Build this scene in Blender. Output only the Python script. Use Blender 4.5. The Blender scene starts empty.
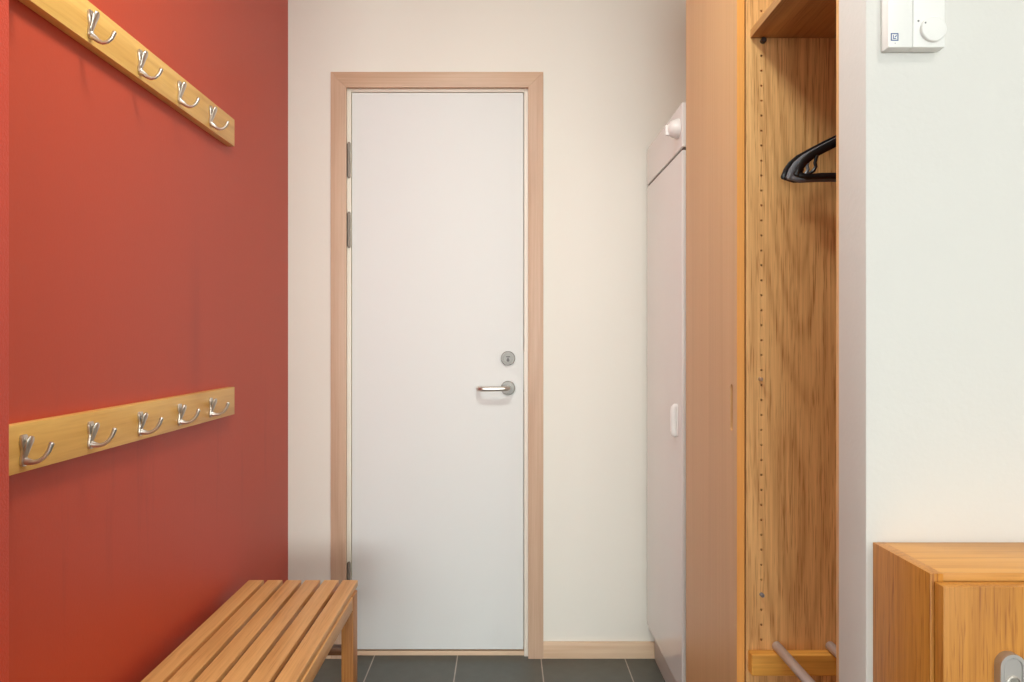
import bpy, bmesh, math
from mathutils import Vector, Matrix

S = bpy.context.scene
COL = S.collection
F = 790.0                      # focal length in pixels of the 1024 x 682 frame
EYE = 1.159                    # camera height
VX, VY = 505.0, 340.0          # vanishing point


def fx(px, y):
    return (px - VX) * y / F


def fz(py, y):
    return EYE + (VY - py) * y / F


# ------------------------------------------------------------------ materials
def srgb(r, g, b):
    def f(c):
        c /= 255.0
        return c / 12.92 if c <= 0.04045 else ((c + 0.055) / 1.055) ** 2.4
    return (f(r), f(g), f(b), 1.0)


def new_mat(name):
    m = bpy.data.materials.new(name)
    m.use_nodes = True
    nt = m.node_tree
    b = nt.nodes['Principled BSDF']
    return m, nt, b


def N(nt, kind, **kw):
    n = nt.nodes.new(kind)
    for k, v in kw.items():
        if k in n.inputs:
            n.inputs[k].default_value = v
        else:
            setattr(n, k, v)
    return n


def plain(name, col, rough=0.5, metal=0.0, bump=0.0, bscale=200.0, var=0.0, spec=0.5, coat=0.0):
    m, nt, b = new_mat(name)
    b.inputs['Base Color'].default_value = col
    b.inputs['Roughness'].default_value = rough
    b.inputs['Metallic'].default_value = metal
    b.inputs['Specular IOR Level'].default_value = spec
    b.inputs['Coat Weight'].default_value = coat
    b.inputs['Coat Roughness'].default_value = 0.08
    tc = N(nt, 'ShaderNodeTexCoord')
    if var > 0:
        no = N(nt, 'ShaderNodeTexNoise', Scale=3.0, Detail=5.0)
        nt.links.new(tc.outputs['Object'], no.inputs['Vector'])
        mp = N(nt, 'ShaderNodeMapRange')
        mp.inputs['To Min'].default_value = 1 - var
        mp.inputs['To Max'].default_value = 1 + var
        nt.links.new(no.outputs['Fac'], mp.inputs['Value'])
        mx = N(nt, 'ShaderNodeMix', data_type='RGBA', blend_type='MULTIPLY')
        mx.inputs[0].default_value = 1.0
        mx.inputs[6].default_value = col
        nt.links.new(mp.outputs['Result'], mx.inputs[7])
        nt.links.new(mx.outputs[2], b.inputs['Base Color'])
    if bump > 0:
        n2 = N(nt, 'ShaderNodeTexNoise', Scale=bscale, Detail=3.0)
        nt.links.new(tc.outputs['Object'], n2.inputs['Vector'])
        bp = N(nt, 'ShaderNodeBump', Strength=bump, Distance=0.002)
        nt.links.new(n2.outputs['Fac'], bp.inputs['Height'])
        nt.links.new(bp.outputs['Normal'], b.inputs['Normal'])
    return m


def wood(name, light, dark, axis='Z', fine=130.0, along=2.6, rings=9.0, ring_scale=5.0, ring_along=0.45,
         ring_amt=0.45, pore=0.35, rough=0.38, contrast=1.0, coat=0.0):
    """Veneer: elongated fibre noise, cathedral figure from the contour lines of a stretched noise, short dark pores."""
    m, nt, b = new_mat(name)
    L = nt.links
    tc = N(nt, 'ShaderNodeTexCoord')
    oi = N(nt, 'ShaderNodeObjectInfo')
    off = N(nt, 'ShaderNodeVectorMath', operation='SCALE')
    off.inputs[0].default_value = (3.7, 5.1, 2.3)
    L.new(oi.outputs['Random'], off.inputs['Scale'])
    add = N(nt, 'ShaderNodeVectorMath', operation='ADD')
    L.new(tc.outputs['Object'], add.inputs[0])
    L.new(off.outputs['Vector'], add.inputs[1])

    def stretched(across, along_):
        s = {'X': (along_, across, across), 'Y': (across, along_, across), 'Z': (across, across, along_)}[axis]
        mp = N(nt, 'ShaderNodeMapping')
        mp.inputs['Scale'].default_value = s
        L.new(add.outputs['Vector'], mp.inputs['Vector'])
        return mp.outputs['Vector']

    def math_(op, a, bb=None):
        n = N(nt, 'ShaderNodeMath', operation=op)
        for i, v in enumerate((a, bb)):
            if v is None:
                continue
            if isinstance(v, (int, float)):
                n.inputs[i].default_value = v
            else:
                L.new(v, n.inputs[i])
        return n.outputs[0]

    n1 = N(nt, 'ShaderNodeTexNoise', Scale=1.0, Detail=4.0, Roughness=0.6)
    L.new(stretched(fine, along), n1.inputs['Vector'])
    n2 = N(nt, 'ShaderNodeTexNoise', Scale=1.0, Detail=1.5, Roughness=0.4)
    L.new(stretched(ring_scale, ring_along), n2.inputs['Vector'])
    ring = math_('MULTIPLY', n2.outputs['Fac'], rings)
    ring = math_('MULTIPLY', ring, 2 * math.pi)
    ring = math_('COSINE', ring)
    ring = math_('ADD', math_('MULTIPLY', ring, 0.5), 0.5)
    ring = math_('POWER', ring, 2.6)
    n3 = N(nt, 'ShaderNodeTexNoise', Scale=1.0, Detail=1.0)
    L.new(stretched(fine * 1.9, along * 4), n3.inputs['Vector'])
    po = N(nt, 'ShaderNodeMapRange')
    po.inputs['From Min'].default_value = 0.56
    po.inputs['From Max'].default_value = 0.72
    L.new(n3.outputs['Fac'], po.inputs['Value'])
    fac = N(nt, 'ShaderNodeMapRange')
    fac.inputs['From Min'].default_value = 0.3
    fac.inputs['From Max'].default_value = 0.7
    L.new(n1.outputs['Fac'], fac.inputs['Value'])
    v = math_('MULTIPLY', fac.outputs['Result'], 0.45 * contrast)
    v = math_('ADD', v, math_('MULTIPLY', ring, ring_amt * contrast))
    v = math_('ADD', v, math_('MULTIPLY', po.outputs['Result'], pore * contrast))
    cl = N(nt, 'ShaderNodeClamp')
    L.new(v, cl.inputs['Value'])
    mx = N(nt, 'ShaderNodeMix', data_type='RGBA')
    L.new(cl.outputs['Result'], mx.inputs[0])
    mx.inputs[6].default_value = light
    mx.inputs[7].default_value = dark
    L.new(mx.outputs[2], b.inputs['Base Color'])
    b.inputs['Roughness'].default_value = rough
    b.inputs['Specular IOR Level'].default_value = 0.28
    b.inputs['Coat Weight'].default_value = coat
    b.inputs['Coat Roughness'].default_value = 0.25
    bp = N(nt, 'ShaderNodeBump', Strength=0.12, Distance=0.001)
    L.new(v, bp.inputs['Height'])
    bp.invert = True
    L.new(bp.outputs['Normal'], b.inputs['Normal'])
    return m


def tile_mat():
    m, nt, b = new_mat('slate_tile')
    L = nt.links
    tc = N(nt, 'ShaderNodeTexCoord')
    mp = N(nt, 'ShaderNodeMapping')
    mp.inputs['Location'].default_value = (0.479, 0.275, 0)
    L.new(tc.outputs['Object'], mp.inputs['Vector'])
    br = N(nt, 'ShaderNodeTexBrick')
    br.offset = 0.0
    br.inputs['Scale'].default_value = 1.0
    br.inputs['Mortar Size'].default_value = 0.0021
    br.inputs['Mortar Smooth'].default_value = 0.1
    br.inputs['Brick Width'].default_value = 0.305
    br.inputs['Row Height'].default_value = 0.305
    br.inputs['Bias'].default_value = 0.0
    br.inputs['Color1'].default_value = srgb(88, 92, 86)
    br.inputs['Color2'].default_value = srgb(82, 86, 80)
    br.inputs['Mortar'].default_value = srgb(176, 168, 158)
    L.new(mp.outputs['Vector'], br.inputs['Vector'])
    no = N(nt, 'ShaderNodeTexNoise', Scale=22.0, Detail=6.0)
    L.new(tc.outputs['Object'], no.inputs['Vector'])
    mr = N(nt, 'ShaderNodeMapRange')
    mr.inputs['To Min'].default_value = 0.8
    mr.inputs['To Max'].default_value = 1.2
    L.new(no.outputs['Fac'], mr.inputs['Value'])
    mx = N(nt, 'ShaderNodeMix', data_type='RGBA', blend_type='MULTIPLY')
    mx.inputs[0].default_value = 1.0
    L.new(br.outputs['Color'], mx.inputs[6])
    L.new(mr.outputs['Result'], mx.inputs[7])
    L.new(mx.outputs[2], b.inputs['Base Color'])
    b.inputs['Roughness'].default_value = 0.42
    bp = N(nt, 'ShaderNodeBump', Strength=0.25, Distance=0.002)
    L.new(br.outputs['Fac'], bp.inputs['Height'])
    bp.invert = True
    L.new(bp.outputs['Normal'], b.inputs['Normal'])
    return m


def red_wall_mat():
    """Satin red paint with a darker rubbed streak and faint vertical scuffs."""
    m, nt, b = new_mat('red_paint')
    L = nt.links
    tc = N(nt, 'ShaderNodeTexCoord')
    sep = N(nt, 'ShaderNodeSeparateXYZ')
    L.new(tc.outputs['Object'], sep.inputs[0])

    def mth(op, a, bb=None):
        n = N(nt, 'ShaderNodeMath', operation=op)
        for i, v in enumerate((a, bb)):
            if v is None:
                continue
            if isinstance(v, (int, float)):
                n.inputs[i].default_value = v
            else:
                L.new(v, n.inputs[i])
        return n.outputs[0]

    def bump_curve(val, centre, width):
        d = mth('DIVIDE', mth('SUBTRACT', val, centre), width)
        return mth('EXPONENT', mth('MULTIPLY', mth('MULTIPLY', d, d), -1.0))
    mp = N(nt, 'ShaderNodeMapping')
    mp.inputs['Scale'].default_value = (20, 20, 1.5)
    L.new(tc.outputs['Object'], mp.inputs['Vector'])
    sc = N(nt, 'ShaderNodeTexNoise', Scale=1.0, Detail=6.0, Roughness=0.65)
    L.new(mp.outputs['Vector'], sc.inputs['Vector'])
    rub = mth('MULTIPLY', bump_curve(sep.outputs['Y'], 2.02, 0.035), bump_curve(sep.outputs['Z'], 1.18, 0.22))
    rub = mth('MULTIPLY', rub, sc.outputs['Fac'])
    scuff = N(nt, 'ShaderNodeMapRange')
    scuff.inputs['From Min'].default_value = 0.56
    scuff.inputs['From Max'].default_value = 0.75
    L.new(sc.outputs['Fac'], scuff.inputs['Value'])
    low = bump_curve(sep.outputs['Z'], 0.83, 0.16)
    fac = mth('ADD', mth('MULTIPLY', rub, 0.6), mth('MULTIPLY', mth('MULTIPLY', scuff.outputs['Result'], low), 0.35))
    fac = mth('ADD', fac, mth('MULTIPLY', scuff.outputs['Result'], 0.06))
    mx = N(nt, 'ShaderNodeMix', data_type='RGBA')
    L.new(fac, mx.inputs[0])
    mx.inputs[6].default_value = srgb(192, 69, 42)
    mx.inputs[7].default_value = srgb(150, 50, 33)
    L.new(mx.outputs[2], b.inputs['Base Color'])
    b.inputs['Roughness'].default_value = 0.45
    b.inputs['Specular IOR Level'].default_value = 0.38
    n2 = N(nt, 'ShaderNodeTexNoise', Scale=160.0, Detail=3.0)
    L.new(tc.outputs['Object'], n2.inputs['Vector'])
    bp = N(nt, 'ShaderNodeBump', Strength=0.12, Distance=0.002)
    L.new(n2.outputs['Fac'], bp.inputs['Height'])
    L.new(bp.outputs['Normal'], b.inputs['Normal'])
    return m


CREAM = plain('cream_wall_paint', srgb(236, 234, 224), 0.6, bump=0.10, bscale=140, var=0.012)
WHITE_WALL = plain('white_wall_paint', srgb(219, 217, 212), 0.6, bump=0.16, bscale=120, var=0.010)
CEIL = plain('ceiling_paint', srgb(236, 232, 224), 0.8)
RED = red_wall_mat()
RED_ROUGH = plain('textured_red_paint', srgb(206, 68, 44), 0.5, bump=0.5, bscale=260)
TILE = tile_mat()
DOORW = plain('white_door_paint', srgb(232, 235, 233), 0.6, spec=0.3, bump=0.03, bscale=220)
FRAMEW = plain('cream_frame_paint', srgb(238, 230, 216), 0.42)
APPL = plain('white_lacquered_sheet_metal', srgb(242, 241, 240), 0.09, var=0.003, coat=0.0)
PLASTIC = plain('white_plastic', srgb(240, 239, 236), 0.35)
APPL_BASE = plain('grey_white_sheet_metal', srgb(206, 200, 196), 0.4)
GREYPLASTIC = plain('grey_plastic', srgb(120, 120, 122), 0.4)
DARKGAP = plain('dark_gap_grey', srgb(96, 90, 84), 0.7)
BLUE = plain('blue_print', srgb(38, 82, 150), 0.5)
STEEL = plain('brushed_stainless_steel', srgb(134, 131, 126), 0.5, 1.0)
SATIN = plain('satin_chrome', srgb(196, 190, 186), 0.4, 0.6)
NICKEL = plain('satin_nickel', srgb(210, 204, 196), 0.32, 0.95)
HINGE = plain('aged_steel', srgb(150, 140, 130), 0.45, 0.6)
DARKMETAL = plain('dark_metal', srgb(78, 74, 72), 0.45, 0.6)
ALU = plain('matt_aluminium_tube', srgb(196, 186, 182), 0.45, 0.55)
BLACKP = plain('black_plastic', srgb(20, 20, 22), 0.3)
BLACKG = plain('black_plastic_highlight_grey', srgb(112, 114, 120), 0.25)  # black hanger plastic lightened to grey so the base colour carries its highlight
BEECH = wood('limed_beech_upright', srgb(214, 184, 158), srgb(188, 152, 126), 'Z', fine=150, rings=7, ring_amt=0.25, pore=0.12)
BEECH_X = wood('limed_beech_level', srgb(214, 184, 156), srgb(188, 152, 124), 'X', fine=150, rings=7, ring_amt=0.25, pore=0.12)
PINE = wood('pale_baseboard_wood', srgb(232, 206, 176), srgb(206, 170, 138), 'X', fine=90, rings=6, ring_amt=0.3, pore=0.05)
OAK_BENCH = wood('oiled_oak_slat', srgb(234, 182, 116), srgb(192, 134, 74), 'Y', fine=150, rings=5, ring_amt=0.25, pore=0.3, rough=0.42)
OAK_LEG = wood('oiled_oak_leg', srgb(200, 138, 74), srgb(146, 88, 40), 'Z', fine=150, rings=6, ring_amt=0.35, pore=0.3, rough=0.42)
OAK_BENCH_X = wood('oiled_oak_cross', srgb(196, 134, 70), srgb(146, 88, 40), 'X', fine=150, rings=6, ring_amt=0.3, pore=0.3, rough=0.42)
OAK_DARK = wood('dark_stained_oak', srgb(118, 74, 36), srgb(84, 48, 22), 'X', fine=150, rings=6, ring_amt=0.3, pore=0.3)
OAK_RAIL = wood('lacquered_oak_rail', srgb(238, 191, 108), srgb(208, 152, 74), 'Y', fine=110, rings=8, ring_scale=9, ring_along=0.7, ring_amt=0.35, pore=0.2, rough=0.32)
OAK_DOOR = wood('straight_grain_oak_veneer', srgb(220, 174, 120), srgb(198, 148, 94), 'Z', fine=120, along=0.9, rings=5, ring_amt=0.16, pore=0.1, rough=0.36, contrast=0.9)  # oak tone split from the inside veneer to carry the lighting difference
OAK_IN = wood('crown_cut_oak_veneer', srgb(242, 192, 128), srgb(170, 114, 60), 'Z', fine=240, along=4.0, rings=20, ring_scale=5.0, ring_along=0.5, ring_amt=0.24, pore=0.45, rough=0.45)
OAK_SHELF = wood('shelf_oak_veneer', srgb(202, 156, 100), srgb(156, 112, 66), 'Y', fine=170, rings=10, pore=0.4, rough=0.45)
OAK_BOX = wood('warm_oak_veneer', srgb(206, 140, 58), srgb(158, 94, 30), 'Z', fine=260, along=5.0, rings=16, ring_scale=7, ring_amt=0.28, pore=0.55, rough=0.38)
OAK_BOX_X = wood('warm_oak_veneer_level', srgb(220, 160, 84), srgb(188, 126, 58), 'X', fine=130, along=2.0, rings=10, ring_scale=7, ring_amt=0.3, pore=0.3, rough=0.36)
EDGE = wood('oak_edge_band', srgb(240, 172, 94), srgb(214, 140, 68), 'Z', fine=200, rings=4, ring_amt=0.15, pore=0.1, rough=0.34)
BATTEN = wood('oak_batten', srgb(238, 176, 84), srgb(190, 128, 52), 'X', fine=130, rings=8, ring_amt=0.35, pore=0.3)


# ------------------------------------------------------------------ mesh helpers
class MB:
    """Collects shapes given in world coordinates and links them as one mesh object."""

    def __init__(self):
        self.bm = bmesh.new()

    def box(self, x0, x1, y0, y1, z0, z1, bevel=0.0, seg=2):
        t = bmesh.new()
        bmesh.ops.create_cube(t, size=1.0)
        for v in t.verts:
            v.co = Vector((x0 + (v.co.x + .5) * (x1 - x0), y0 + (v.co.y + .5) * (y1 - y0), z0 + (v.co.z + .5) * (z1 - z0)))
        if bevel > 0:
            bmesh.ops.bevel(t, geom=list(t.edges), offset=bevel, segments=seg, profile=0.6, affect='EDGES')
        self._take(t)
        return self

    def _take(self, t):
        me = bpy.data.meshes.new('tmp')
        t.to_mesh(me)
        t.free()
        self.bm.from_mesh(me)
        bpy.data.meshes.remove(me)

    def tube(self, pts, radii, seg=14, flat=(1.0, 1.0), side=None):
        """Sweep a (possibly flattened) ring along pts; ends are domed."""
        pts = [Vector(p) for p in pts]
        if isinstance(radii, (int, float)):
            radii = [radii] * len(pts)
        t = bmesh.new()
        rings = []
        up0 = Vector(side) if side else None
        n = len(pts)
        prev = None
        tangents = []
        for i in range(n):
            a = pts[max(i - 1, 0)]
            b = pts[min(i + 1, n - 1)]
            tangents.append((b - a).normalized())
        stations = [(pts[0] - tangents[0] * radii[0] * 0.45, radii[0] * 0.55, tangents[0])]
        stations += [(pts[i], radii[i], tangents[i]) for i in range(n)]
        stations += [(pts[-1] + tangents[-1] * radii[-1] * 0.45, radii[-1] * 0.55, tangents[-1])]
        for p, r, tg in stations:
            ref = up0 if up0 else (prev if prev else (Vector((0, 0, 1)) if abs(tg.z) < .9 else Vector((1, 0, 0))))
            u = (ref - tg * ref.dot(tg)).normalized()
            prev = u
            w = tg.cross(u)
            rings.append([t.verts.new(p + u * math.cos(2 * math.pi * k / seg) * r * flat[0] + w * math.sin(2 * math.pi * k / seg) * r * flat[1]) for k in range(seg)])
        for a, b in zip(rings, rings[1:]):
            for k in range(seg):
                t.faces.new((a[k], a[(k + 1) % seg], b[(k + 1) % seg], b[k]))
        t.faces.new(rings[0][::-1])
        t.faces.new(rings[-1])
        bmesh.ops.recalc_face_normals(t, faces=t.faces)
        self._take(t)
        return self

    def lathe(self, origin, axis, profile, seg=32):
        """profile: (radius, height along axis) pairs."""
        ax = Vector(axis).normalized()
        u = (Vector((0, 0, 1)) if abs(ax.z) < .9 else Vector((1, 0, 0)))
        u = (u - ax * u.dot(ax)).normalized()
        w = ax.cross(u)
        o = Vector(origin)
        t = bmesh.new()
        rings = []
        for r, h in profile:
            r = max(r, 1e-5)
            rings.append([t.verts.new(o + ax * h + (u * math.cos(2 * math.pi * k / seg) + w * math.sin(2 * math.pi * k / seg)) * r) for k in range(seg)])
        for a, b in zip(rings, rings[1:]):
            for k in range(seg):
                t.faces.new((a[k], a[(k + 1) % seg], b[(k + 1) % seg], b[k]))
        t.faces.new(rings[0][::-1])
        t.faces.new(rings[-1])
        bmesh.ops.recalc_face_normals(t, faces=t.faces)
        self._take(t)
        return self

    def prism(self, outline, origin, u, v, depth_vec, holes=(), hole_depth=0.0, bevel=0.0):
        """Extrude a 2-D outline (in axes u, v at origin) by depth_vec; holes are blind pockets cut into the front face."""
        o, u, v, d = Vector(origin), Vector(u), Vector(v), Vector(depth_vec)
        t = bmesh.new()

        def ring(poly, off):
            return [t.verts.new(o + u * a + v * b + off) for a, b in poly]
        fr = ring(outline, Vector((0, 0, 0)))
        bk = ring(outline, d)
        n = len(fr)
        edges = [t.edges.new((fr[i], fr[(i + 1) % n])) for i in range(n)]
        hrings = []
        for h in holes:
            hr = ring(h, Vector((0, 0, 0)))
            hrings.append((h, hr))
            edges += [t.edges.new((hr[i], hr[(i + 1) % len(hr)])) for i in range(len(hr))]
        if holes:
            bmesh.ops.triangle_fill(t, use_beauty=True, use_dissolve=False, edges=edges)
        else:
            t.faces.new(fr)
        for i in range(n):
            t.faces.new((fr[i], fr[(i + 1) % n], bk[(i + 1) % n], bk[i]))
        t.faces.new(bk)
        dn = d.normalized() * hole_depth
        for h, hr in hrings:
            hb = ring(h, dn)
            k = len(hr)
            for i in range(k):
                t.faces.new((hr[i], hr[(i + 1) % k], hb[(i + 1) % k], hb[i]))
            t.faces.new(hb)
        bmesh.ops.recalc_face_normals(t, faces=t.faces)
        if bevel > 0:
            bmesh.ops.bevel(t, geom=[e for e in t.edges if len(e.link_faces) == 2 and e.calc_face_angle(0) > 0.6], offset=bevel, segments=2, profile=0.6, affect='EDGES')
        self._take(t)
        return self

    def build(self, name, mat, parent=None, base=None, label=None, smooth=True):
        w = world_of(parent) if parent else Vector(base if base is not None else (0, 0, 0))
        bmesh.ops.translate(self.bm, verts=self.bm.verts, vec=-w)
        me = bpy.data.meshes.new(name)
        self.bm.to_mesh(me)
        self.bm.free()
        me.materials.append(mat)
        o = bpy.data.objects.new(name, me)
        COL.objects.link(o)
        if parent:
            o.parent = parent
        else:
            o.location = w
        if smooth:
            for p in me.polygons:
                p.use_smooth = True
            try:
                me.set_sharp_from_angle(angle=math.radians(32))
            except Exception:
                pass
        if label:
            o['label'] = label
        return o


def world_of(o):
    v = Vector((0, 0, 0))
    while o is not None:
        v += Vector(o.location)
        o = o.parent
    return v


def thing(name, label, cat, loc, group=None, kind=None):
    o = bpy.data.objects.new(name, None)
    o.empty_display_size = 0.05
    o.location = loc
    COL.objects.link(o)
    o['label'] = label
    if cat:
        o['category'] = cat
    if group:
        o['group'] = group
    if kind:
        o['kind'] = kind
    return o


def struct(o, label, cat='wall'):
    o['kind'] = 'structure'
    o['label'] = label
    o['category'] = cat
    return o


def copy_tree(o, parent=None):
    c = o.copy()
    COL.objects.link(c)
    if parent:
        c.parent = parent
    for ch in list(o.children):
        copy_tree(ch, c)
    return c


def circle(cx, cy, r, n=10):
    return [(cx + r * math.cos(2 * math.pi * i / n), cy + r * math.sin(2 * math.pi * i / n)) for i in range(n)]


def capsule(cx, cy, w, h, n=8):
    """Upright stadium outline."""
    r = w / 2
    pts = []
    for i in range(n + 1):
        a = math.pi * i / n
        pts.append((cx + r * math.cos(a), cy + h / 2 - r + r * math.sin(a)))
    for i in range(n + 1):
        a = math.pi + math.pi * i / n
        pts.append((cx + r * math.cos(a), cy - h / 2 + r + r * math.sin(a)))
    return pts


# ------------------------------------------------------------------ the room
YW = 2.8835           # face of the wall with the door
XL = -0.792           # face of the red wall
XLN = -0.745          # nearer red wall, standing a little proud
YSTEP = 1.188
YR = 1.106            # face of the white wall on the right
YR2 = 1.198
XR = 0.505            # its narrow end, facing the passage
HC = 2.62

o = MB().box(-2.7, 2.3, -9.7, 3.1, -0.1, 0.0).build('floor', TILE, base=(0, YW, 0))
struct(o, 'dark slate tiled floor with pale grout lines', 'floor')
o = MB().box(-2.7, 2.3, -9.7, 3.1, HC, HC + 0.1).build('ceiling', CEIL)
struct(o, 'white ceiling above the hallway', 'ceiling')
o = MB().box(XL - 0.2, XL, YSTEP - 0.1, YW + 0.2, 0, HC).build('wall_left', RED)
struct(o, 'red painted wall behind the coat rails and bench')
o = MB().box(XL - 0.2, XLN, 0.90, YSTEP, 0, HC, 0.003).build('wall_left_front', RED_ROUGH)
struct(o, 'strip of brighter red textured wall at the left edge')
# door opening in the far wall
DX0, DX1, DZ1 = fx(344.2, YW), fx(529.9, YW), fz(86.0, YW)
o = (MB().box(XL - 0.1, DX0, YW, YW + 0.14, 0, HC).box(DX1, 1.3, YW, YW + 0.14, 0, HC)
     .box(DX0, DX1, YW, YW + 0.14, DZ1, HC).build('wall_back', CREAM))
struct(o, 'cream painted wall around the white door')
o = MB().box(XR, 2.2, YR, YR2, 0, HC, 0.004).build('wall_right', WHITE_WALL)
struct(o, 'white wall on the right carrying the control box and oak cabinet')
o = MB().box(1.13, 1.25, YR2, YW, 0, HC).build('wall_right_rear', CREAM)
struct(o, 'cream wall behind the wardrobes')
o = MB().box(2.1, 2.25, -9.5, YR, 0, HC).build('wall_right_front', WHITE_WALL)
struct(o, 'white wall of the room nearer the camera')
o = MB().box(-2.6, XL - 0.2, 0.90, 1.05, 0, HC).build('wall_left_return', WHITE_WALL)
struct(o, 'white wall of the room left of the camera')
o = MB().box(-2.75, -2.6, -9.5, 1.05, 0, HC).build('wall_left_rear', WHITE_WALL)
struct(o, 'white side wall of the room behind the camera')
o = MB().box(-2.6, 2.25, -9.65, -9.5, 0, HC).build('wall_front', WHITE_WALL)
struct(o, 'white wall behind the camera')

# baseboards on the door wall
cas_r = fx(543.3, YW - 0.012)
BBH = fz(642.3, YW - 0.011)
o = MB().box(cas_r, 0.60, YW - 0.012, YW, 0.0, BBH, 0.002).build('baseboard_right', PINE, base=(cas_r, YW, 0))
struct(o, 'pale wooden baseboard right of the door', 'baseboard')
cas_l = fx(330.6, YW - 0.012)
o = MB().box(XL, cas_l, YW - 0.012, YW, 0.0, BBH, 0.002).build('baseboard_left', PINE, base=(cas_l, YW, 0))
struct(o, 'pale wooden baseboard behind the bench, left of the door', 'baseboard')

# ------------------------------------------------------------------ the door
door = thing('door_1', 'white flush door in a limed beech casing', 'door', ((DX0 + DX1) / 2, YW, 0), kind='structure')
yc = YW - 0.013
cz_top, cz_in = fz(71.8, yc), fz(87.2, yc)
ci_l, ci_r = fx(346.2, yc), fx(528.2, yc)
co_l, co_r = cas_l, cas_r


def casing(poly, mat):
    MB().prism(poly, (0, yc, 0), (1, 0, 0), (0, 0, 1), (0, 0.013, 0), bevel=0.0012).build('casing', mat, door)


casing([(co_l, 0), (ci_l, 0), (ci_l, cz_in), (co_l, cz_top)], BEECH)
casing([(ci_r, 0), (co_r, 0), (co_r, cz_top), (ci_r, cz_in)], BEECH)
casing([(co_l, cz_top), (ci_l, cz_in), (ci_r, cz_in), (co_r, cz_top)], BEECH_X)
REC = 0.014           # leaf and frame sit back from the wall face
YD = YW + REC
LX0, LX1 = fx(352.0, YD), fx(523.4, YD)
LZ0, LZ1 = fz(649.3, YD), fz(92.8, YD)
JG = 0.0026
yj = YD - 0.004
f = MB()
f.box(DX0, LX0 - JG, yj, YW + 0.135, 0, DZ1, 0.001)
f.box(LX1 + JG, DX1, yj, YW + 0.135, 0, DZ1, 0.001)
f.box(LX0 - JG, LX1 + JG, yj, YW + 0.135, LZ1 + JG, DZ1, 0.001)
f.box(LX0 - JG, LX0 + 0.012, YD + 0.045, YW + 0.135, 0, LZ1 + JG)
f.box(LX1 - 0.012, LX1 + JG, YD + 0.045, YW + 0.135, 0, LZ1 + JG)
f.box(LX0, LX1, YD + 0.045, YW + 0.135, LZ1 - 0.012, LZ1 + JG)
f.build('door_frame', FRAMEW, door)
MB().box(LX0 - JG, LX1 + JG, YD + 0.004, YW + 0.13, 0.0, fz(651.0, YD + 0.004), 0.002).build('threshold', PINE, door)
leaf = MB().box(LX0, LX1, YD, YD + 0.040, LZ0, LZ1, 0.0012).build('door_leaf', DOORW, door)
# hinges: leaf-side and frame-side knuckles on one pin
hx = fx(349.4, YD)


def hinge(zc):
    m = MB()
    yy = YD - 0.0075
    for a, b in ((-0.062, -0.002), (0.002, 0.062)):
        m.lathe((hx, yy, zc), (0, 0, 1), [(0.0, a), (0.0058, a), (0.0058, b), (0.0, b)], 16)
    m.lathe((hx, yy, zc), (0, 0, 1), [(0.003, -0.066), (0.0044, -0.0635), (0.0044, 0.0635), (0.003, 0.066)], 12)
    m.box(hx - 0.0085, hx - 0.003, YD - 0.0065, YD - 0.0035, zc - 0.06, zc + 0.06)
    return m.build('hinge', HINGE, door)


hinge(fz(160.5, YD))
hinge(fz(230.0, YD))
hinge(fz(579.0, YD))
# lever handle
hy = YD
lx, lz = fx(508, YW), fz(388.2, YW)
lh = MB().lathe((lx, hy, lz), (0, -1, 0), [(0.0, 0), (0.0262, 0), (0.0262, 0.0065), (0.0245, 0.0085), (0.014, 0.0095), (0.0, 0.0095)], 40).build('lever_handle', STEEL, door, label='stainless U-shaped lever on a round rose')
r = 0.0088
pts = [(lx, hy - 0.006, lz)]
for i in range(7):
    a = math.pi / 2 * i / 6
    pts.append((lx - 0.016 * (1 - math.cos(a)), hy - 0.036 - 0.016 * math.sin(a), lz))
lend = fx(478.5, YW)
for i in range(7):
    a = math.pi / 2 * i / 6
    pts.append((lend + 0.020 - 0.020 * math.sin(a), hy - 0.052 + 0.020 * (1 - math.cos(a)), lz - 0.001))
pts.append((lend, hy - 0.014, lz - 0.001))
MB().tube(pts, r, 18).build('lever', NICKEL, lh)
kz = fz(358.3, YW)
lk = MB().lathe((lx, hy, kz), (0, -1, 0), [(0.0, 0), (0.0262, 0), (0.0262, 0.008), (0.0242, 0.0105), (0.0175, 0.0108), (0.0168, 0.0095), (0.0, 0.0095)], 40).build('lock_cylinder', STEEL, door, label='round steel lock rose with a keyhole')
m = MB()
m.box(lx - 0.0075, lx + 0.0075, hy - 0.0105, hy - 0.0085, kz + 0.004, kz + 0.0075, 0.0006)
m.lathe((lx, hy - 0.0085, kz - 0.0075), (0, -1, 0), [(0.0, 0), (0.0055, 0), (0.0055, 0.002), (0.0, 0.002)], 20)
m.box(lx - 0.0022, lx + 0.0022, hy - 0.0105, hy - 0.0085, kz - 0.005, kz + 0.002)
m.build('keyhole', DARKMETAL, lk)
# strike plate edge in the closing gap and two cover caps on the frame
m = MB()
m.box(LX1 + 0.0004, LX1 + JG, YD - 0.0035, YD + 0.02, fz(392, YW), fz(352, YW))
m.build('strike_plate', HINGE, door)

# ------------------------------------------------------------------ coat rails
RX = -0.772           # front face of the boards
HOOKY = [1.263, 1.467, 1.667, 1.869, 2.068]
RY0, RY1 = 1.192, 2.256


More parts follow.
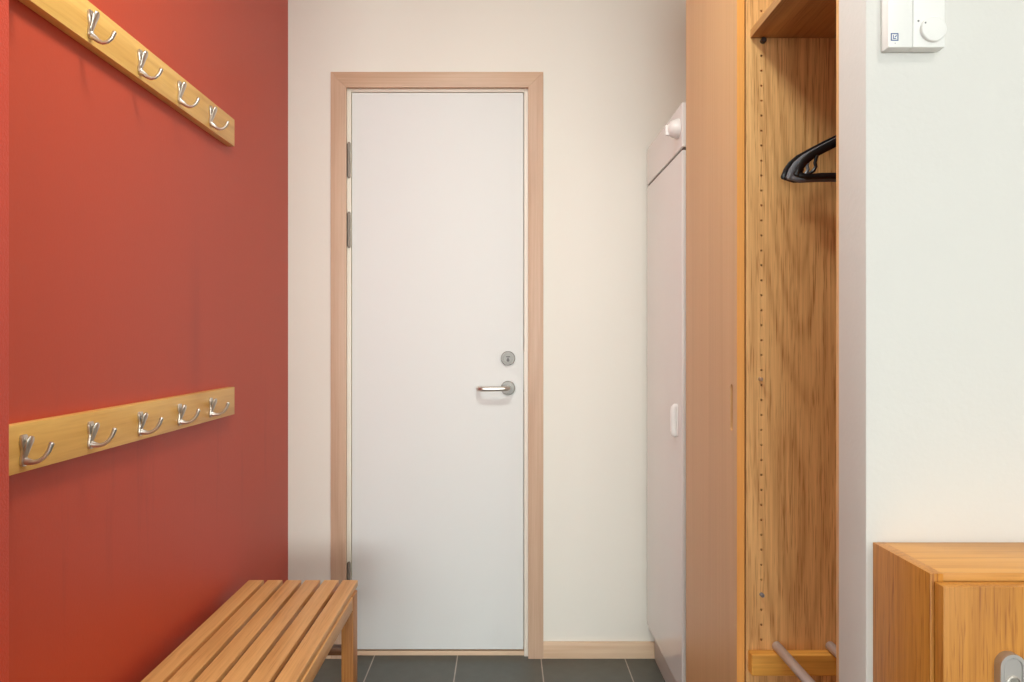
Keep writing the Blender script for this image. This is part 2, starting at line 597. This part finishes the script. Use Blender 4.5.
def hook(parent, y, zc, low):
    """Cast coat hook: waisted back plate, short upper prong, long lower prong that sweeps up."""
    W = world_of(parent)
    h = MB()
    prof = [(-0.026, 0.0050), (-0.022, 0.0082), (-0.014, 0.0086), (-0.004, 0.0054), (0.004, 0.0056), (0.012, 0.0088), (0.020, 0.0092), (0.025, 0.0060)]
    out = [(w, z) for z, w in prof] + [(-w, z) for z, w in prof[::-1]]
    h.prism(out, (RX, y, zc), (0, 1, 0), (0, 0, 1), (0.005, 0, 0), bevel=0.0015)
    bpy_o = h.build('hook', NICKEL, parent)
    # local origin of the hook at its plate
    off = Vector((RX, y, zc)) - W
    for v in bpy_o.data.vertices:
        v.co -= off
    bpy_o.location = off
    m = MB()
    m.tube([(RX + 0.004, y, zc - 0.012), (RX + 0.007, y, zc - 0.004), (RX + 0.0095, y, zc + 0.005), (RX + 0.0125, y, zc + 0.014), (RX + 0.0145, y, zc + 0.0195)],
           [0.0046, 0.0052, 0.0064, 0.0078, 0.0066], 16, flat=(0.62, 1.1), side=(1, 0, 0))
    m.build('upper_prong', NICKEL, bpy_o)
    if low:
        c = [(0.003, -0.022), (0.010, -0.026), (0.017, -0.032), (0.025, -0.0355), (0.034, -0.034), (0.042, -0.027), (0.047, -0.016)]
    else:
        c = [(0.003, -0.017), (0.010, -0.0185), (0.018, -0.0195), (0.027, -0.0175), (0.036, -0.011), (0.043, -0.001), (0.0475, 0.011)]
    rr = [0.0066, 0.0050, 0.0037, 0.0033, 0.0032, 0.0035, 0.0040]
    m = MB()
    m.tube([(RX + a, y, zc + b) for a, b in c], rr, 14, flat=(0.9, 1.1), side=(0, 1, 0))
    m.build('lower_prong', NICKEL, bpy_o)
    m = MB()
    m.lathe((RX + 0.005, y, zc - (0.018 if low else 0.0)), (1, 0, 0), [(0.0, -0.001), (0.0036, -0.001), (0.0036, 0.0008), (0.0022, 0.0024), (0.0, 0.0028)], 16)
    m.build('screw', NICKEL, bpy_o)
    m = MB()
    m.lathe((RX + 0.004, y, zc + 0.0165), (1, 0, 0), [(0.0, -0.001), (0.0032, -0.001), (0.0032, 0.0016), (0.0018, 0.0024), (0.0, 0.0026)], 16)
    m.build('screw', NICKEL, bpy_o)
    return bpy_o


def coat_rail(z0, z1, label, low):
    root = thing('coat_rail', label, 'coat rail', (XL, (RY0 + RY1) / 2, z0), 'coat rails on the red wall')
    MB().box(XL, RX, RY0, RY1, z0, z1, 0.0016).build('board', OAK_RAIL, root)
    zc = (z0 + z1) / 2 - 0.003
    first = hook(root, HOOKY[0], zc, low)
    for y in HOOKY[1:]:
        c = copy_tree(first, root)
        c.location = first.location + Vector((0, y - HOOKY[0], 0))
    return root


coat_rail(1.711, 1.788, 'upper oak coat rail high on the red wall, seen from below, with metal hooks', True)
coat_rail(0.947, 1.025, 'lower oak coat rail on the red wall above the bench, with metal hooks', False)

# ------------------------------------------------------------------ bench
BZ = 0.449
BX0, BX1 = -0.758, -0.435
BY0, BY1 = 1.02, 2.338
bench = thing('bench', 'slatted oak bench against the red wall', 'bench', ((BX0 + BX1) / 2, (BY0 + BY1) / 2, 0))
GAP = 0.0108
pitch = (BX1 - BX0 + GAP) / 6
sl = MB().box(BX0, BX0 + pitch - GAP, BY0, BY1, BZ - 0.018, BZ, 0.002).build('slat', OAK_BENCH, bench)
for i in range(1, 6):
    c = sl.copy()
    COL.objects.link(c)
    c.location.x += i * pitch
for xa, xb in ((BX0 + 0.026, BX0 + 0.058), (BX1 - 0.027, BX1 + 0.004)):
    MB().box(xa, xb, 1.124, 2.238, 0.393, BZ - 0.018, 0.0015).build('side_rail', OAK_BENCH, bench)
leg = None
for xa in (BX0 + 0.026, BX1 - 0.029):
    for ya in (2.238, 1.06):
        MB().box(xa, xa + 0.034, ya, ya + 0.064, 0.0, BZ - 0.018, 0.002).build('leg', OAK_LEG, bench)
for ya in (2.255, 1.077):
    MB().box(BX0 + 0.058, BX1 - 0.027, ya, ya + 0.030, 0.393, BZ - 0.018, 0.0015).build('end_rail', OAK_BENCH_X, bench)
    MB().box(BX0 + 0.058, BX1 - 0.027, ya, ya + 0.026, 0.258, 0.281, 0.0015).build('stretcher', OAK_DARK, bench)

# ------------------------------------------------------------------ drying cabinet
CX = 0.515
CY0, CY1 = 2.300, YW - 0.014
CTOP = fz(148.4, CY1)
CTOP = 1.852
cab = thing('drying_cabinet', 'tall white drying cabinet between the oak wardrobe and the door wall', 'cabinet', (0.8, (CY0 + CY1) / 2, 0))
MB().box(CX + 0.016, 1.115, CY0 + 0.002, CY1, 0.125, CTOP, 0.003).build('body', APPL, cab)
MB().box(CX + 0.028, 1.10, CY0 + 0.004, CY1, 0.0, 0.125, 0.002).build('plinth', APPL_BASE, cab)
dr = MB().box(CX, CX + 0.014, CY0, CY1, 0.128, 1.713, 0.005, 4).build('door', APPL, cab)
pn = MB().box(CX, CX + 0.015, CY0, CY1, 1.721, CTOP, 0.005, 4).build('control_panel', APPL, cab)
MB().box(CX + 0.006, CX + 0.0165, CY0 + 0.004, CY1 - 0.002, 1.706, 1.726).build('gap_strip', DARKGAP, cab)  # dark strip placed in the gap line below the control panel
ky, kz2 = 2.345, 1.785
kn = MB().lathe((CX, ky, kz2), (-1, 0, 0), [(0.0, 0), (0.030, 0), (0.030, 0.004), (0.0285, 0.008), (0.0265, 0.016), (0.0225, 0.024), (0.016, 0.030), (0.008, 0.033), (0.0, 0.034)], 40).build('timer_knob', PLASTIC, pn)
MB().box(CX - 0.040, CX - 0.014, ky - 0.005, ky + 0.005, kz2 - 0.020, kz2 + 0.012, 0.0045, 3).build('knob_grip', PLASTIC, pn)
# bow handle on the door
h0, h1 = fz(437, 2.36), fz(404, 2.36)
hy0 = 2.365
hd = MB()
pts = [(CX + 0.002, hy0, h0 + 0.008), (CX - 0.007, hy0, h0 + 0.008), (CX - 0.0105, hy0, h0 + 0.012), (CX - 0.0115, hy0, h0 + 0.02),
       (CX - 0.0115, hy0, h1 - 0.02), (CX - 0.0105, hy0, h1 - 0.012), (CX - 0.007, hy0, h1 - 0.008), (CX + 0.002, hy0, h1 - 0.008)]
hd.tube(pts, 0.0075, 14, flat=(0.8, 1.2), side=(0, 1, 0))
hd.prism(capsule(hy0, (h0 + h1) / 2, 0.022, h1 - h0), (CX - 0.003, 0, 0), (0, 1, 0), (0, 0, 1), (0.003, 0, 0))
hd.build('handle', PLASTIC, dr)

# ------------------------------------------------------------------ wardrobes
WX = 0.492            # outer face of the closed door
WXC = 0.511           # front edge of the carcass boards
WB = 1.10             # back
WH = 2.30
PY = 1.675            # far side panel of the open compartment
w1 = thing('wardrobe', 'closed oak wardrobe with a slot pull, beside the white drying cabinet', 'wardrobe', (0.8, 1.93, 0))
D0, D1 = PY + 0.001, 2.147
c = MB()
c.box(WXC, WB, PY + 0.0165, PY + 0.033, 0.08, WH, 0.0005)
c.box(WXC, WB, D1 - 0.017, D1 - 0.001, 0.08, WH, 0.0005)
c.box(WXC, WB, PY + 0.033, D1 - 0.017, WH - 0.016, WH)
c.box(WXC, WB, PY + 0.033, D1 - 0.017, 0.08, 0.096)
c.box(WB - 0.006, WB, PY + 0.033, D1 - 0.017, 0.096, WH - 0.016)
c.build('carcass', OAK_IN, w1)
MB().box(WXC + 0.03, WB, PY + 0.0165, D1 - 0.001, 0.0, 0.08, 0.001).build('plinth', OAK_IN, w1)
# door face with a blind slot as finger pull
sy = (WX / ((730.2 - VX) / F) + WX / ((733.0 - VX) / F)) / 2
sz0, sz1 = fz(431, sy), fz(384, sy)
wd = MB().prism([(D0 + 0.0015, 0.082), (D1, 0.082), (D1, WH), (D0 + 0.0015, WH)], (WX, 0, 0), (0, 1, 0), (0, 0, 1), (0.0165, 0, 0),
                holes=[capsule(sy, (sz0 + sz1) / 2, 0.019, sz1 - sz0)], hole_depth=0.0158)
wd = wd.build('door', OAK_DOOR, w1, smooth=False)
MB().box(WX + 0.0004, WX + 0.0161, D0, D0 + 0.0014, 0.083, WH - 0.001).build('edge_band', EDGE, wd)

w2 = thing('wardrobe', 'open oak wardrobe compartment with shelf holes and hanging black coat hangers', 'wardrobe', (0.8, 1.45, 0))
pz0 = 0.08
hxp = fx(761.4, PY)
pitch_h = 14.97 * PY / F
zs = fz(639.6, PY)
holes = []
i = 0
while zs + i * pitch_h < WH - 0.06:
    holes.append(circle(hxp, zs + i * pitch_h, 0.0024, 8))
    i += 1
MB().prism([(WXC, pz0), (WB, pz0), (WB, WH), (WXC, WH)], (0, PY, 0), (1, 0, 0), (0, 0, 1), (0, 0.016, 0), holes=holes, hole_depth=0.011).build('side_panel', OAK_IN, w2, smooth=False)
NY0, NY1 = YR2 + 0.002, 1.219
MB().box(WXC, WB, NY0, NY1, pz0, WH, 0.0005).build('side_panel', OAK_IN, w2)
MB().box(WB, WB + 0.006, NY0, PY + 0.016, pz0, WH).build('back_panel', OAK_IN, w2)
MB().box(WXC, WB, NY1, PY, WH - 0.016, WH).build('top_panel', OAK_SHELF, w2)
MB().box(WXC, WB, NY1, PY, pz0, pz0 + 0.016).build('bottom_panel', OAK_SHELF, w2)
MB().box(WXC + 0.03, WB, NY0, PY + 0.016, 0.0, pz0).build('plinth', OAK_IN, w2)
SZ = fz(38.3, PY)
sx0 = fx(750.3, PY)
sh = MB().box(sx0 + 0.001, WB - 0.002, NY1 + 0.001, PY - 0.0008, SZ, SZ + 0.018, 0.0004).build('shelf', OAK_SHELF, w2)
MB().box(sx0, sx0 + 0.001, NY1 + 0.001, PY - 0.0008, SZ + 0.0003, SZ + 0.0177).build('edge_band', OAK_SHELF, sh)


def pin(x, z, mat, rr):
    MB().lathe((x, PY, z), (0, -1, 0), [(0.0, 0.0), (rr, 0), (rr, 0.009), (rr * 0.7, 0.011), (0.0, 0.011)], 16).build('shelf_pin', mat, w2)


pin(fx(762.6, PY), SZ - 0.0062, DARKMETAL, 0.0058)
pin(fx(1020, PY), SZ - 0.0062, DARKMETAL, 0.0058)
pin(fx(759.8, PY), fz(379, PY), NICKEL, 0.0042)
pin(fx(761.4, PY), fz(594.3, PY), GREYPLASTIC, 0.0042)
# hanging rod behind the wall end
RODX, RODZ = 0.778, 1.715
MB().tube([(RODX, NY1 + 0.006, RODZ), (RODX, PY - 0.006, RODZ)], 0.0125, 20).build('hanging_rod', ALU, w2)
# shoe rack
MB().box(fx(747.6, PY), 0.96, PY - 0.029, PY, 0.458, 0.503, 0.004, 3).build('batten', BATTEN, w2)
MB().box(fx(747.6, PY), 0.96, NY1, NY1 + 0.029, 0.458, 0.503, 0.004, 3).build('batten', BATTEN, w2)
for bx in (0.574, 0.687, 0.80):
    MB().tube([(bx, NY1 + 0.006, 0.5125), (bx, PY - 0.005, 0.5125)], 0.0098, 20).build('shoe_bar', ALU, w2)


# ------------------------------------------------------------------ coat hangers
def hanger(y, tipx, tipz, mat, label):
    """Plastic coat hanger seen nearly face on: arched shoulders, lower bar, hook over the rod."""
    root = thing('coat_hanger', label, 'coat hanger', (RODX, y, tipz), 'black coat hangers on the wardrobe rod')
    half = RODX - tipx
    key = [(0.0, 0.0), (0.006, 0.016), (0.015, 0.0285), (0.030, 0.041), (0.052, 0.053), (0.082, 0.0685), (0.112, 0.083), (0.150, 0.100), (0.180, 0.111), (half, 0.1145)]
    arm = [(tipx + a, y, tipz + b) for a, b in key]
    mir = [(2 * RODX - x, yy, z) for x, yy, z in arm[-2::-1]]
    m = MB()
    n = len(arm) + len(mir)
    rad = [0.0066 - 0.0004 * math.cos(2 * math.pi * k / (n - 1)) for k in range(n)]
    m.tube(arm + mir, rad, 14, flat=(1.25, 0.55), side=(0, 0, 1))
    m.build('shoulder', mat, root)
    m = MB()
    a = [(tipx + 0.004, y, tipz + 0.002), (tipx + 0.02, y, tipz - 0.003), (tipx + 0.05, y, tipz - 0.001), (RODX, y, tipz + 0.001)]
    a += [(2 * RODX - p[0], p[1], p[2]) for p in a[-2::-1]]
    m.tube(a, [0.006, 0.0062, 0.0066, 0.0066, 0.0066, 0.0062, 0.006], 14, flat=(1.0, 0.6), side=(0, 0, 1))
    m.build('trouser_bar', mat, root)
    # small notch loop under the shoulder end
    m = MB()
    m.tube([(tipx + 0.024, y, tipz + 0.003), (tipx + 0.034, y, tipz + 0.010), (tipx + 0.038, y, tipz + 0.018), (tipx + 0.036, y, tipz + 0.026), (tipx + 0.040, y, tipz + 0.040)], 0.0036, 10)
    m.build('strap_loop', mat, root)
    apex = arm[-1][2]
    pts = [(RODX, y, apex - 0.004), (RODX, y, RODZ - 0.045)]
    for k in range(13):
        a = -math.pi / 2 + (math.pi * 1.45) * k / 12
        pts.append((RODX + 0.0165 * math.cos(a), y, RODZ + 0.0004 + 0.0165 * math.sin(a)))
    m = MB()
    m.tube(pts, 0.0028, 10)
    m.build('hook', STEEL, root)
    return root


hanger(1.640, fx(784.0, 1.640), fz(178.5, 1.640), BLACKP, 'black plastic coat hanger farthest back, its tip leftmost in the wardrobe')
hanger(1.616, fx(789.5, 1.616), fz(178.5, 1.616), BLACKG, 'black coat hanger painted grey for its highlight, the middle one of the three in the wardrobe')
hanger(1.592, fx(797.0, 1.592), fz(175.5, 1.592), BLACKP, 'black plastic coat hanger nearest the camera, its lower bar and strap loop in view')

# ------------------------------------------------------------------ oak wall cabinet
KX = 0.515
KY0 = 0.957           # front of the carcass
KZ0, KZ1 = 0.30, 0.876
KXR = 1.0
k = thing('wall_cabinet', 'small oak cabinet with a lock, on the white wall under the control box', 'cabinet', (0.75, YR, KZ0))
MB().box(KX, KX + 0.016, KY0, YR, KZ0, KZ1, 0.0006).build('side_panel', OAK_BOX, k)
MB().box(KXR - 0.016, KXR, KY0, YR, KZ0, KZ1, 0.0006).build('side_panel', OAK_BOX, k)
MB().box(KX + 0.016, KXR - 0.016, KY0 + 0.0035, YR, KZ1 - 0.016, KZ1 - 0.0002, 0.0005).build('top_panel', OAK_BOX_X, k)
MB().box(KX + 0.016, KXR - 0.016, KY0 + 0.003, YR, KZ0, KZ0 + 0.016, 0.0005).build('bottom_panel', OAK_BOX_X, k)
MB().box(KX + 0.016, KXR - 0.016, YR - 0.008, YR, KZ0 + 0.016, KZ1 - 0.016).build('back_panel', OAK_BOX, k)
KD = 0.936
kd = MB().box(KX + 0.0045, KXR - 0.004, KD, KY0 - 0.0015, KZ0 + 0.004, KZ1 - 0.0095, 0.0012).build('door', OAK_BOX, k)
lcx, lz1 = 0.5945, 0.791
lw, lhh = 0.030, 0.066
lock = MB()
lock.prism(capsule(lcx, lz1 - lhh / 2, lw, lhh, 14), (0, KD - 0.0125, 0), (1, 0, 0), (0, 0, 1), (0, 0.0125, 0),
           holes=[capsule(lcx, lz1 - lhh / 2, lw - 0.0085, lhh - 0.0085, 14)], hole_depth=0.0022)
lock = lock.build('lock', SATIN, kd, label='raised oval nickel lock')
MB().prism(capsule(lcx, lz1 - lhh / 2, lw - 0.0100, lhh - 0.0100, 14), (0, KD - 0.0118, 0), (1, 0, 0), (0, 0, 1), (0, 0.002, 0)).build('lock_face', SATIN, kd)
m = MB()
m.lathe((lcx, KD - 0.0116, lz1 - 0.033), (0, -1, 0), [(0.0, 0), (0.0085, 0), (0.0085, 0.002), (0.0070, 0.003), (0.0065, 0.0012), (0.0, 0.0012)], 28)
m.build('lock_barrel', NICKEL, kd)

# ------------------------------------------------------------------ control box on the white wall
TY = YR - 0.022
tx0, tx1 = 0.5257, 0.6037
tz0, tz1 = 1.5608, 1.6428
t = thing('thermostat', 'white wall control box with a round dial and small blue square emblem', 'thermostat', ((tx0 + tx1) / 2, YR, tz0))
MB().box(tx0 + 0.0008, tx1 - 0.0008, YR - 0.004, YR + 0.001, tz0 + 0.0008, tz1 - 0.0008, 0.0004).build('back_plate', PLASTIC, t)
sx = fx(913, TY)
MB().box(tx0, sx - 0.00025, TY, YR - 0.004, tz0, tz1, 0.0012).build('cover', PLASTIC, t)
MB().box(sx + 0.00025, tx1, TY, YR - 0.004, tz0, tz1, 0.0012).build('cover', PLASTIC, t)
dx, dz = fx(932.3, TY), fz(30.0, TY)
dial = MB().lathe((dx, TY, dz), (0, -1, 0), [(0.0, -0.001), (0.0172, -0.001), (0.0172, 0.0045), (0.0160, 0.0058), (0.0, 0.0062)], 48).build('dial', PLASTIC, t)
MB().lathe((fx(925.6, TY - 0.006), TY - 0.0058, fz(22.6, TY - 0.006)), (0, -1, 0), [(0.0, 0), (0.0012, 0), (0.0012, 0.0004), (0.0, 0.0004)], 14).build('pointer_dot', GREYPLASTIC, dial)
MB().lathe((fx(918.4, TY), TY, fz(21.0, TY)), (0, -1, 0), [(0.0, -0.0005), (0.0014, -0.0005), (0.0014, 0.0004), (0.0, 0.0004)], 14).build('scale_dot', GREYPLASTIC, t)
# emblem: blue square outline, white field, blue corner mark and a diagonal arm
ex, ez = fx(894.6, TY), fz(37.0, TY)
e = MB()
q, w_ = 0.0052, 0.0013
yy0, yy1 = TY - 0.0003, TY + 0.0003
e.box(ex - q, ex + q, yy0, yy1, ez + q - w_, ez + q)
e.box(ex - q, ex + q, yy0, yy1, ez - q, ez - q + w_)
e.box(ex - q, ex - q + w_, yy0, yy1, ez - q, ez + q)
e.box(ex + q - w_, ex + q, yy0, yy1, ez - q, ez + q)
e.box(ex - 0.0022, ex - 0.0012, yy0, yy1, ez - 0.0024, ez + 0.0026)
e.box(ex - 0.0022, ex + 0.0022, yy0, yy1, ez - 0.0026, ez - 0.0016)
e.prism([(ex - 0.0002, ez + 0.0002), (ex + 0.0028, ez + 0.0030), (ex + 0.0028, ez + 0.0014), (ex + 0.0012, ez - 0.0004)], (0, yy0, 0), (1, 0, 0), (0, 0, 1), (0, 0.0006, 0))
e.build('emblem', BLUE, t, label='small blue square emblem')
MB().box(ex + 0.0002, ex + 0.0012, yy0, yy1, ez - 0.0090, ez - 0.0082).build('print_mark', GREYPLASTIC, t)


# ------------------------------------------------------------------ lights
def area(name, loc, size, power, col, target, size_y=None, spread=None):
    l = bpy.data.lights.new(name, 'AREA')
    l.energy = power
    l.color = col
    l.size = size
    if size_y:
        l.shape = 'RECTANGLE'
        l.size_y = size_y
    ob = bpy.data.objects.new(name, l)
    ob.location = loc
    d = Vector(target) - Vector(loc)
    ob.rotation_euler = d.to_track_quat('-Z', 'Y').to_euler()
    COL.objects.link(ob)
    return ob


area('ceiling_lamp', (-0.10, 1.24, HC - 0.03), 0.34, 21.5, (0.905, 0.99, 0.95), (-0.10, 1.24, 0))
area('entry_lamp', (0.95, -0.55, HC - 0.03), 0.18, 13, (1.0, 0.98, 0.94), (0.95, -0.60, 0))
area('rear_fill_light', (-0.1, -9.2, 1.5), 4.0, 505, (0.92, 0.985, 1.0), (0.0, 2.0, 0.9), 2.2)  # added fill light behind the camera; no window is built there

w = bpy.data.worlds.new('world')
S.world = w
w.use_nodes = True
w.node_tree.nodes['Background'].inputs[0].default_value = (0.8, 0.85, 1.0, 1)
w.node_tree.nodes['Background'].inputs[1].default_value = 0.3

# ------------------------------------------------------------------ camera
cd = bpy.data.cameras.new('camera')
cam = bpy.data.objects.new('camera', cd)
COL.objects.link(cam)
cam.location = (0, 0, EYE)
cam.rotation_euler = (math.pi / 2, 0, 0)
cd.sensor_fit = 'HORIZONTAL'
cd.sensor_width = 36.0
cd.lens = F / 1024 * 36.0
cd.shift_x = (512 - VX) / 1024
cd.shift_y = -(341 - VY) / 1024
cd.clip_start = 0.02
S.camera = cam

S.view_settings.view_transform = 'Standard'
S.view_settings.look = 'None'
S.view_settings.exposure = 0.0
S.view_settings.gamma = 1.0
S.view_settings.use_curve_mapping = False
S.cycles.use_denoising = True
S.cycles.max_bounces = 12
S.cycles.diffuse_bounces = 8
